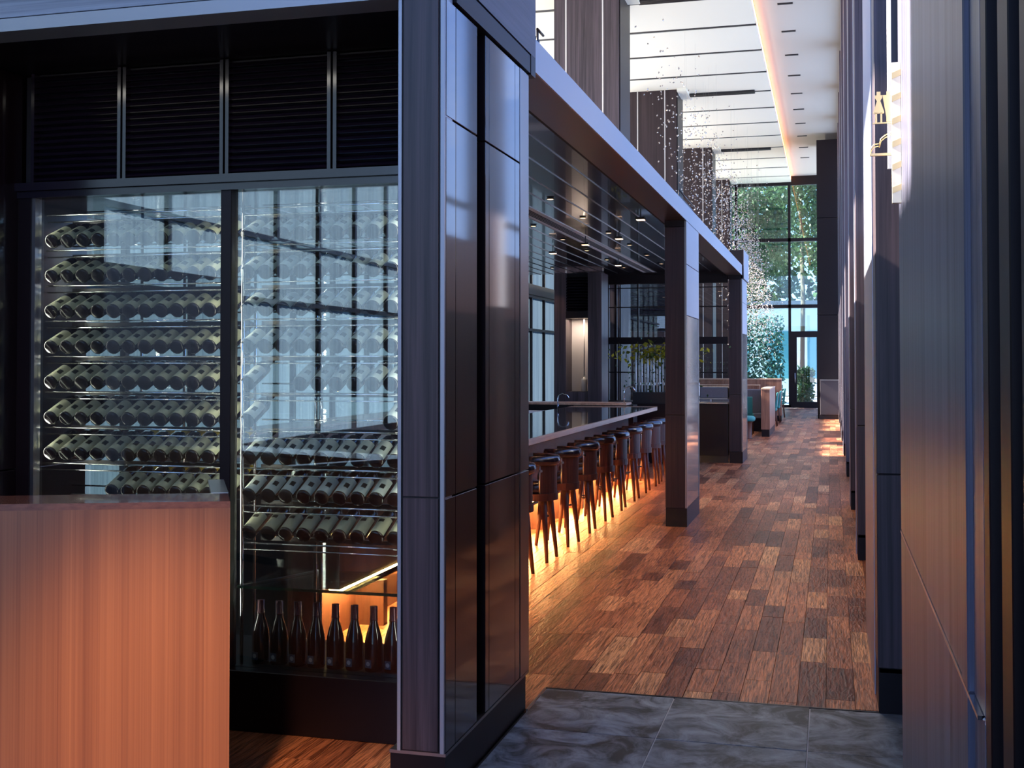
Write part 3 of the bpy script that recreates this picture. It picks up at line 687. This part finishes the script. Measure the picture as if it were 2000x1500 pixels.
box(-5.4, -4.9, 8.5, 18.8, 0, 1.11).build('rear_ledge', M_wood, t); box(-5.42, -4.88, 8.5, 18.8, 1.11, 1.13).build('rear_ledge_top', M_barwood, t)
box(-4.9, -3.0, 18.35, 18.75, 0, 1.08).build('end_ledge', M_dark, t); box(-4.9, -3.1, 18.3, 18.8, 1.08, 1.115).build('end_ledge_top', M_barwood, t)
def tap(x, y, z, lab, s=1.0):
    t = thing('tap', lab, 'tap', (x, y, z)); pts = [(0, 0, 0), (0, 0, .16 * s), (.02 * s, 0, .21 * s), (.07 * s, 0, .235 * s), (.13 * s, 0, .22 * s), (.16 * s, 0, .17 * s)]
    lpart('spout', MB().tube(pts, .009, 8).mesh('spout', M_chrome), t); lpart('lever', MB().bar((0, .015, .05), (0, .07, .09), .006, n=6).mesh('lever', M_chrome), t)
tap(-3.72, 16.2, 1.08, 'dark curved tap on the bar counter near the veneer pier')
tap(-3.15, 18.4, 1.115, 'slim curved chrome tap on the end ledge left of the planter', 1.1)
t = thing('folded_napkin', 'small white folded card on the bar counter', 'napkin', (-3.8, 14.2, 1.08)); lpart('sheet', MB().prism([(-.05, 0), (.05, .01), (.05, .04), (-.05, .03)], 'y', -.05, .05).mesh('sheet', M_white), t)

# bar stools
def make_stool():
    t = thing('bar_stool', '', 'stool', (0, 0, 0), 'bar stools along the counter')
    # local: back of the stool towards +X
    pts = []; r = []
    n = 20
    for i in range(n + 1):
        a = R(-108) + R(216) * i / n; pts.append((.205 * math.cos(a), .205 * math.sin(a), .885)); r.append(.032 if 0 < i < n else .024)
    m = MB(); m.tube(pts, .03, 10)
    for v in m.bm.verts: v.co.z = .885 + (v.co.z - .885) * 1.5
    lpart('back_rail', m.mesh('back_rail', M_leather), t)
    lpart('back_shell', MB().sector(.186, .202, .60, .85, R(-62), R(62), 14).mesh('back_shell', M_stoolwood), t)
    m = MB().lathe([(0, .60), (.19, .60), (.198, .615), (.198, .66), (.185, .685), (.10, .695), (0, .695)], 24); lpart('seat', m.mesh('seat', M_leather), t)
    lpart('seat_ring', MB().sector(.17, .212, .535, .60, 0, 2 * PI - .001, 28).mesh('seat_ring', M_stoolwood), t)
    for a in (45, 135, 225, 315):
        c, s = math.cos(R(a)), math.sin(R(a))
        lpart('leg', MB().bar((.155 * c, .155 * s, .59), (.205 * c * 1.1, .235 * s * 1.1, 0), .032, .015, n=8).mesh('leg', M_stoolwood), t)
    for a in (60, -60): lpart('bolt', MB().bar((.20 * math.cos(R(a)), .20 * math.sin(R(a)), .80), (.225 * math.cos(R(a)), .225 * math.sin(R(a)), .80), .012, n=8).mesh('bolt', M_chrome), t)
    for a in (62, -62): lpart('edge_strip', MB().bar((.200 * math.cos(R(a)), .200 * math.sin(R(a)), .60), (.200 * math.cos(R(a)), .200 * math.sin(R(a)), .86), .007, n=6).mesh('edge_strip', M_alu), t)
    lpart('footrest', MB().sector(.165, .18, .24, .258, R(120), R(240), 10).mesh('footrest', M_black2), t)
    return t
st0 = make_stool()
SY = [7.52, 8.42, 9.33, 10.22, 11.14, 12.06, 13.02, 13.96, 14.95, 15.9, 16.8, 17.5]
for i, y in enumerate(SY):
    o = st0 if i == 0 else copy_tree(st0)
    o.location = (-2.56, y, 0); o.rotation_euler = (0, 0, R(random.uniform(-4, 4)))
    o['label'] = ('black leather bar stool whose legs show through the foot of the wine cabinet' if i == 0 else 'black leather bar stool behind the kiosk side wall' if i == 1 else 'black leather and walnut bar stool half hidden behind the kiosk wall edge' if i == 2 else 'black leather and walnut bar stool, %s fully in view from the kiosk wall' % ORD[i - 3] if i < 11 else 'farthest black leather bar stool, partly hidden by the nearer canopy column')

# ------------------------------------------------------------------ pier with niche, framed screen, planter
t = thing('veneer_pier', 'dark veneer pier behind the bar with a niche and louvred vent', 'pier', (-4.1, 19.8, 0))
box(-4.53, -4.335, 19.5, 20.1, 0, 3.27).build('side_board', M_col, t); box(-3.955, -3.72, 19.5, 20.1, 0, 3.27).build('side_board', M_col, t)
box(-4.335, -4.15, 19.52, 20.1, 0, 1.255).build('lower_board', M_col, t); box(-4.146, -3.955, 19.52, 20.1, 0, 1.255).build('lower_board', M_col, t)
box(-4.335, -3.955, 19.98, 20.1, 1.255, 2.52).build('niche_back', M_reveal, t); box(-4.335, -3.955, 19.5, 20.0, 2.50, 2.62).build('niche_head', M_dark, t)
box(-4.335, -3.955, 19.6, 20.05, 2.62, 3.27).build('vent_backing', M_black, t)
for q in range(12): MB().prism([(19.52, 2.64 + q * .048), (19.53, 2.63 + q * .048), (19.6, 2.66 + q * .048), (19.59, 2.67 + q * .048)], 'x', -4.335, -3.955).build('slat', M_slat, t)
lamp('niche_light', 'AREA', (-4.15, 19.7, 2.48), 3, (1, .8, .65), aim=(-4.15, 19.8, 0), shape='RECTANGLE', size=.3, size_y=.1)
t = thing('niche_bottle', 'white cylindrical vase under a slim rod in the pier niche', 'vase', (-4.07, 19.75, 1.256))
lpart('body', MB().lathe([(0, 0), (.045, 0), (.05, .01), (.05, .2), (.045, .215), (.02, .225), (.018, .25), (0, .25)], 18).mesh('body', M_white), t); lpart('rod', MB().bar((0, 0, .25), (0, 0, 1.24), .01, n=8).mesh('rod', M_reveal), t)
t = thing('framed_screen', 'dark framed glazed screen at the end of the bar under the canopy', 'screen', (-3, 20.9, 0))
for x0, x1, z0, z1, y0, y1 in ((-3.93, -1.742, 3.15, 3.30, 20.82, 20.95), (-3.93, -1.742, 2.075, 2.20, 20.80, 20.95), (-3.93, -1.742, 2.725, 2.745, 20.86, 20.89), (-3.93, -1.742, 1.565, 1.585, 20.86, 20.89), (-3.93, -1.742, 3.07, 3.085, 20.86, 20.89)):
    box(x0, x1, y0, y1, z0, z1).build('rail', M_dark, t)
for x0, x1 in ((-3.93, -3.84), (-3.74, -3.70), (-3.33, -3.305), (-2.30, -2.27)): box(x0, x1, 20.84, 20.92, 1.07, 3.15).build('post', M_dark, t)
box(-3.9, -1.74, 20.872, 20.878, 1.07, 3.15).build('glass_pane', M_glassb, t); box(-3.84, -2.24, 20.78, 20.96, 1.045, 1.075).build('ledge', M_trim, t); box(-3.93, -2.24, 20.82, 20.95, 0, 1.045).build('base_panel', M_dark, t)
t = thing('planter_box', 'black planter of pale glass tubes with trailing green and yellow leaves at the bar end', 'planter', (-3.0, 20.55, 1.0))
box(-3.345, -2.45, 20.42, 20.72, 1.03, 1.235).build('trough', M_black2, t, bevel=.004); box(-3.4, -2.4, 20.4, 20.76, 0, 1.03).build('stand', M_dark, t)
for i in range(17):
    x = -3.30 + i * .052; hgt = random.uniform(.6, .72)
    MB().bar((x, 20.5 + .04 * (i % 2), 1.235), (x, 20.5 + .04 * (i % 2), 1.235 + hgt), .017, n=10).build('tube', simple('pale_tube_%d' % i, (.80, .84, .80), rough=.15), t) if i == 0 else MB().bar((x, 20.5 + .04 * (i % 2), 1.235), (x, 20.5 + .04 * (i % 2), 1.235 + hgt), .017, n=10).build('tube', MATS['pale_tube_0'], t)
def leafcloud(m, n, cen, ext, size, shape=None):
    for _ in range(n):
        p = Vector([cen[i] + random.gauss(0, 1) * ext[i] * .5 for i in range(3)]) if shape is None else shape()
        d = Vector((random.gauss(0, 1), random.gauss(0, 1), random.gauss(0, 1) - .2)).normalized(); s = d.cross(Vector((random.random(), random.random(), random.random()))).normalized()
        l = size * random.uniform(.6, 1.3); w2 = l * .28
        v = [m.bm.verts.new(p), m.bm.verts.new(p + d * l * .5 + s * w2), m.bm.verts.new(p + d * l), m.bm.verts.new(p + d * l * .5 - s * w2)]
        m.bm.faces.new(v)
m = MB(); leafcloud(m, 260, (-2.95, 20.5, 1.90), (.75, .14, .16), .10); m.build('foliage', M_leafy, t, kind='stuff')
m = MB(); leafcloud(m, 320, (-2.85, 20.47, 1.6), (.75, .1, .55), .06); m.build('trailing_leaves', M_leaf, t, kind='stuff')
m = MB()
for i in range(9):
    a = Vector((-3.25 + random.uniform(0, .7), 20.5, 1.9)); d = Vector((random.uniform(-.3, .25), random.uniform(-.1, .1), random.uniform(-.02, .18))); m.tube([a, a + d * .5 + Vector((0, 0, .03)), a + d], [.006, .004, .002], 5)
m.build('twigs', M_bark, t, kind='stuff')
t = thing('glassware_stand', 'tall chrome stand with curved arms behind the bar near the curtains', 'stand', (-4.75, 18.1, 1.11))
lpart('pole', MB().bar((0, 0, 0), (0, 0, 1.65), .022, n=10).mesh('pole', M_chrome), t)
for q in range(5): lpart('arm', MB().tube([(0, 0, .2 + q * .3), (-.08, 0, .28 + q * .3), (-.12, 0, .2 + q * .3), (-.1, 0, .1 + q * .3)], .010, 6).mesh('arm', M_white), t)
for q in range(4): lpart('bulb', MB().lathe([(0, -.03), (.03, -.02), (.036, 0), (.025, .03), (0, .04)], 12, (-.06, 0, .35 + q * .33)).mesh('bulb', M_glassb if False else M_white), t)

# ------------------------------------------------------------------ partition, booths, chairs beyond
t = thing('low_partition', 'low dark cabinet with grey padded top left of the farther canopy column', 'partition', (-2.0, 21, 0))
box(-2.235, -1.74, 20.80, 21.2, .12, 1.02).build('body', M_dark, t, bevel=.004); box(-2.225, -1.74, 20.83, 21.2, 0, .12).build('plinth', M_black2, t)
for z in (1.03, 1.11): box(-2.235, -1.74, 20.79, 21.2, z, z + .02).build('metal_line', M_alu, t)
box(-2.225, -1.74, 20.82, 21.2, 1.13, 1.32).build('padded_back', M_grey, t, bevel=.01)
def wooden_box(nm, lab, cat, x0, x1, y0, y1, z, m=M_wood):
    t = thing(nm, lab, cat, ((x0 + x1) / 2, (y0 + y1) / 2, 0)); box(x0, x1, y0, y1, .17, z - .03).build('body', m, t, bevel=.004)
    box(x0 - .004, x1 + .004, y0 - .004, y1 + .004, z - .03, z).build('cap', M_barwood, t); box(x0 + .01, x1 - .01, y0 + .01, y1 - .01, 0, .17).build('skirting', M_dark, t); return t
wooden_box('booth_partition', 'walnut booth end partition standing at the corridor beyond the second column', 'partition', -1.60, -1.40, 28.4, 31.2, 1.14)
wooden_box('bench_back', 'long walnut bench back across the dining area in front of the end window', 'bench', -4.6, -1.42, 35.9, 36.1, 1.27)
wooden_box('booth_back', 'lower walnut booth back behind the grey banquette', 'bench', -3.6, -1.9, 33.2, 33.35, 1.14)
def banquette(x0, x1, y0, lab):
    t = thing('banquette', lab, 'sofa', ((x0 + x1) / 2, y0 + .3, 0)); box(x0, x1, y0 + .42, y0 + .56, .45, 1.06).build('backrest', M_grey, t, bevel=.02)
    box(x0, x1, y0, y0 + .44, .32, .46).build('seat', M_grey, t, bevel=.02); box(x0, x1, y0 + .03, y0 + .54, 0, .32).build('base', M_dark, t)
banquette(-3.0, -1.62, 30.6, 'grey upholstered banquette beside the walnut booth partition')
banquette(-3.6, -2.4, 24.2, 'grey banquette seen left of the farther canopy column')
def make_chair():
    t = thing('dining_chair', '', 'chair', (0, 0, 0), 'teal dining chairs'); lpart('seat', box(-.22, .22, -.22, .22, .42, .50).mesh('seat', M_teal, .02), t)
    lpart('backrest', MB().prism([(-.22, .50), (-.16, .50), (-.22, .92), (-.26, .92)], 'y', -.21, .21).mesh('backrest', M_teal, .008), t)
    for sx, sy in ((-1, -1), (-1, 1), (1, -1), (1, 1)): lpart('leg', MB().bar((.18 * sx, .18 * sy, .43), (.22 * sx, .2 * sy, 0), .018, .012, n=8).mesh('leg', M_stoolwood), t)
    return t
c0 = make_chair()
for i, (x, y, rz, lab) in enumerate(((-1.66, 33.2, 180, 'teal dining chair just beyond the walnut booth partition'), (-1.66, 35.2, 180, 'teal dining chair in front of the bench back by the corridor'), (-1.66, 38.6, 180, 'teal dining chair nearest the glass door'),
                                     (-2.05, 29.3, 90, 'teal chair facing the grey banquette beside the booth partition'))):
    o = c0 if i == 0 else copy_tree(c0); o.location = (x, y, 0); o.rotation_euler = (0, 0, R(rz)); o['label'] = lab
t = thing('round_stool', 'small round teal topped stool beside the walnut booth partition', 'stool', (-1.87, 27.6, 0))
lpart('seat', MB().lathe([(0, .40), (.16, .40), (.185, .43), (.185, .49), (.15, .52), (0, .525)], 20).mesh('seat', M_teal), t); lpart('base', MB().lathe([(.13, .40), (.11, .35), (.10, .02), (.13, 0), (0, 0)], 18).mesh('base', M_stoolwood), t)
t = thing('service_station', 'white topped service counter with open shelves between the canopy columns', 'counter', (-3.3, 28.7, 0))
box(-4.6, -3.12, 28.5, 29.2, 1.2, 1.25).build('worktop', M_white, t); box(-4.6, -3.15, 28.9, 29.2, .1, 1.2).build('back', M_dark, t); box(-3.2, -3.12, 28.5, 29.2, 0, 1.2).build('end_panel', M_reveal, t)
for z in (.45, .85): box(-4.6, -3.2, 28.5, 28.9, z, z + .03).build('shelf', M_alu, t)
# low screen wall closing the room behind the counter
t = thing('dining_pier', 'dark veneer pier with a hanging vent box seen through the framed screen', 'pier', (-4.2, 26.2, 0))
box(-4.6, -3.2, 26, 26.6, 2.45, 3.5).build('hood', M_black2, t)
for q in range(9): box(-4.58, -3.22, 25.97, 26.0, 2.5 + q * .1, 2.53 + q * .1).build('slat', M_slat, t)
box(-4.9, -4.62, 25.9, 26.8, 0, 4.2).build('board', M_col, t)

# dining tables beyond (partly in view)
for i, (x, y, lab) in enumerate(((-2.7, 26.3, 'square dark dining table behind the farther canopy column'), (-2.6, 34.7, 'square dark dining table in front of the walnut bench back'))):
    t = thing('dining_table', lab, 'table', (x, y, 0), 'dining tables'); lpart('tabletop', box(-.38, .38, -.38, .38, .71, .75).mesh('tabletop', M_wood, .004), t)
    lpart('pedestal', MB().bar((0, 0, .03), (0, 0, .71), .035, n=12).mesh('pedestal', M_black2), t); lpart('foot', MB().lathe([(0, 0), (.24, 0), (.24, .015), (.04, .04), (0, .04)], 20).mesh('foot', M_black2), t)

# ------------------------------------------------------------------ hanging crystals
m = MB(); wires = MB(); n = 0
while n < 4600:
    y = random.uniform(22, 45.5); 
    if random.random() > ((y - 20) / 25) ** 1.7: continue
    xw = random.triangular(-3.6, -1.62, -2.5) if y > 32 else random.uniform(-3.6, -2.3)
    zl = 6.6 - (y - 22) / 22 * 4.8; z = random.triangular(zl, 8.6, zl + .35 * (8.6 - zl))
    # the cascade narrows upward towards the corridor side
    lim = -1.6 - (z - 2.2) * .23
    if xw > lim and random.random() < .93: continue
    r = random.uniform(.011, .022); q = Matrix.Rotation(random.uniform(0, 6.28), 3, Vector((random.random() - .5, random.random() - .5, random.random() - .5)).normalized())
    v = [m.bm.verts.new(Vector((xw, y, z)) + q @ Vector(p)) for p in ((r, 0, 0), (-r, 0, 0), (0, r, 0), (0, -r, 0), (0, 0, r * 1.5), (0, 0, -r * 1.5))]
    for f in ((0, 2, 4), (2, 1, 4), (1, 3, 4), (3, 0, 4), (2, 0, 5), (1, 2, 5), (3, 1, 5), (0, 3, 5)): m.bm.faces.new([v[i] for i in f])
    if n % 70 == 0:
        a = wires.bm.verts.new((xw, y, z)); b = wires.bm.verts.new((xw + .0015, y, z)); c = wires.bm.verts.new((xw + .0015, y, 8.72)); d2 = wires.bm.verts.new((xw, y, 8.72)); wires.bm.faces.new((a, b, c, d2))
    n += 1
t = thing('crystal_installation', 'cascade of thousands of small sparkling pieces hanging from the ceiling over the dining area', 'chandelier', (-3, 34, 8.7))
m.build('crystals', M_crystal, t, kind='stuff'); wires.build('wires', M_wire, t, kind='stuff')

# ------------------------------------------------------------------ sign on the near right wall
t = thing('wall_sign', 'small brass projecting sign with cut-out glass and slipper shapes on the right wall', 'sign', (.2, 4.05, 2.5))
box(.196, .224, 4.02, 4.045, 2.27, 2.73).build('striped_plate', M_gold2, t)
for q in range(6):
    z = 2.30 + q * .075; MB().prism([(.1955, z), (.2245, z + .012), (.2245, z + .032), (.1955, z + .02)], 'y', 4.0185, 4.0205).build('stripe', M_gold, t)
box(.186, .199, 4.10, 4.112, 2.395, 3.4).build('white_plate', M_white, t)
def vase(x, flip, z0):
    w = [(.006, 0), (.006, .012), (.011, .012), (.011, .02), (.005, .03), (.017, .066), (.017, .072)] if not flip else [(.006, 0), (.006, .012), (.019, .012), (.007, .085), (.007, .1)]
    pts = [(x + a, z0 - b) for a, b in w] + [(x - a, z0 - b) for a, b in w[::-1]]
    return MB().prism(pts, 'y', 4.045, 4.05)
vase(.156, False, 2.642).build('bottle_shape', M_gold, t); vase(.187, True, 2.642).build('goblet_shape', M_gold, t)
for x in (.148, .164): box(x - .003, x + .003, 4.045, 4.05, 2.538, 2.572).build('stem', M_gold, t)
box(.138, .205, 4.044, 4.05, 2.536, 2.540).build('rod', M_gold, t); box(.127, .215, 4.04, 4.052, 2.430, 2.438).build('base_bar', M_gold, t)
for dz in (0, -.008):
    MB().tube([(.130, 4.046, 2.438), (.131, 4.046, 2.455 + dz), (.140, 4.046, 2.468 + dz), (.155, 4.046, 2.470 + dz)], .0018, 6).build('arch', M_gold, t)
    MB().tube([(.157, 4.046, 2.466 + dz), (.162, 4.046, 2.486 + dz), (.175, 4.046, 2.497 + dz), (.198, 4.046, 2.508 + dz)], .0018, 6).build('arch', M_gold, t)

# ------------------------------------------------------------------ outside: hedge, trees, pale building
def tree(x, y, hgt, rad, lab, nleaf, mat, size=.22):
    t = thing('tree', lab, 'tree', (x, y, -.05), 'trees outside the end window')
    lpart('trunk', MB().tube([(0, 0, 0), (.08, 0, hgt * .4), (-.05, .1, hgt * .8)], [.16, .12, .06], 8).mesh('trunk', M_bark), t)
    m = MB(); blobs = [(Vector((random.gauss(0, rad * .45), random.gauss(0, rad * .4), hgt * random.uniform(.5, 1.0))), rad * random.uniform(.35, .6)) for _ in range(11)]
    def shp():
        c, r = random.choice(blobs); d = Vector((random.gauss(0, 1), random.gauss(0, 1), random.gauss(0, 1))).normalized(); return c + d * r * random.random() ** .4
    leafcloud(m, nleaf, None, None, size, shp); lpart('foliage', m.mesh('foliage', mat), t, kind='stuff'); return t
tree(-7.2, 52.5, 8.0, 2.2, 'leafy green tree at the left outside the end window', 7000, M_leaf)
tree(-4.0, 55.5, 9.5, 2.4, 'dense green tree in the middle outside the end window', 9000, M_leaf)
tree(-1.4, 60, 12.5, 3.0, 'tall tree outside above the glass door', 7000, M_leaf)
tree(-10.5, 60, 12.0, 2.8, 'broad tree outside seen behind the tall columns', 6000, M_leaf)
def hedge(x0, x1, y0, y1, z1, lab, n, mat):
    t = thing('hedge', lab, 'hedge', ((x0 + x1) / 2, (y0 + y1) / 2, -.05)); m = MB()
    def shp(): return Vector((random.uniform(x0, x1), random.uniform(y0, y1), random.uniform(0, z1) ))
    leafcloud(m, n, None, None, .16 if z1 < 8 else .55, shp); m.build('leaves', mat, t, kind='stuff'); return t
hedge(-9, -1.9, 49.2, 50.4, 3.6, 'tall blue green hedge outside the end window', 12000, M_leafb)
hedge(-1.35, -.75, 50.3, 51.2, 1.5, 'small clipped bush outside the glass door', 1800, M_leaf)
hedge(-16, 9, 73, 75, 15, 'belt of tall dark green trees far behind the pale building', 15000, M_leaf)
t = thing('pale_building', 'pale building with a lit wall outside behind the trees', 'building', (2, 66, 0))
box(-6, 9, 64, 70, 0, 4.6).build('wall', M_facade, t); box(-6.3, 9.3, 63.6, 70.4, 4.6, 5.0).build('roof_edge', simple('blue_grey_roof', (.12, .14, .2), rough=.6), t)
for q in range(7): box(-5.4 + q * 2.1, -4.2 + q * 2.1, 63.95, 64.0, .9, 3.4).build('window', simple('far_pane_%d' % q, (.10, .28, .34), rough=.1) if q == 0 else MATS['far_pane_0'], t)
t = thing('stone_slab_step', 'rounded pale stone step outside the glass door', 'step', (-.95, 48.2, -.05)); lpart('slab', MB().lathe([(0, 0), (.45, 0), (.47, .03), (.45, .07), (0, .07)], 24).mesh('slab', simple('pink_stone', (.5, .36, .33), rough=.7)), t)
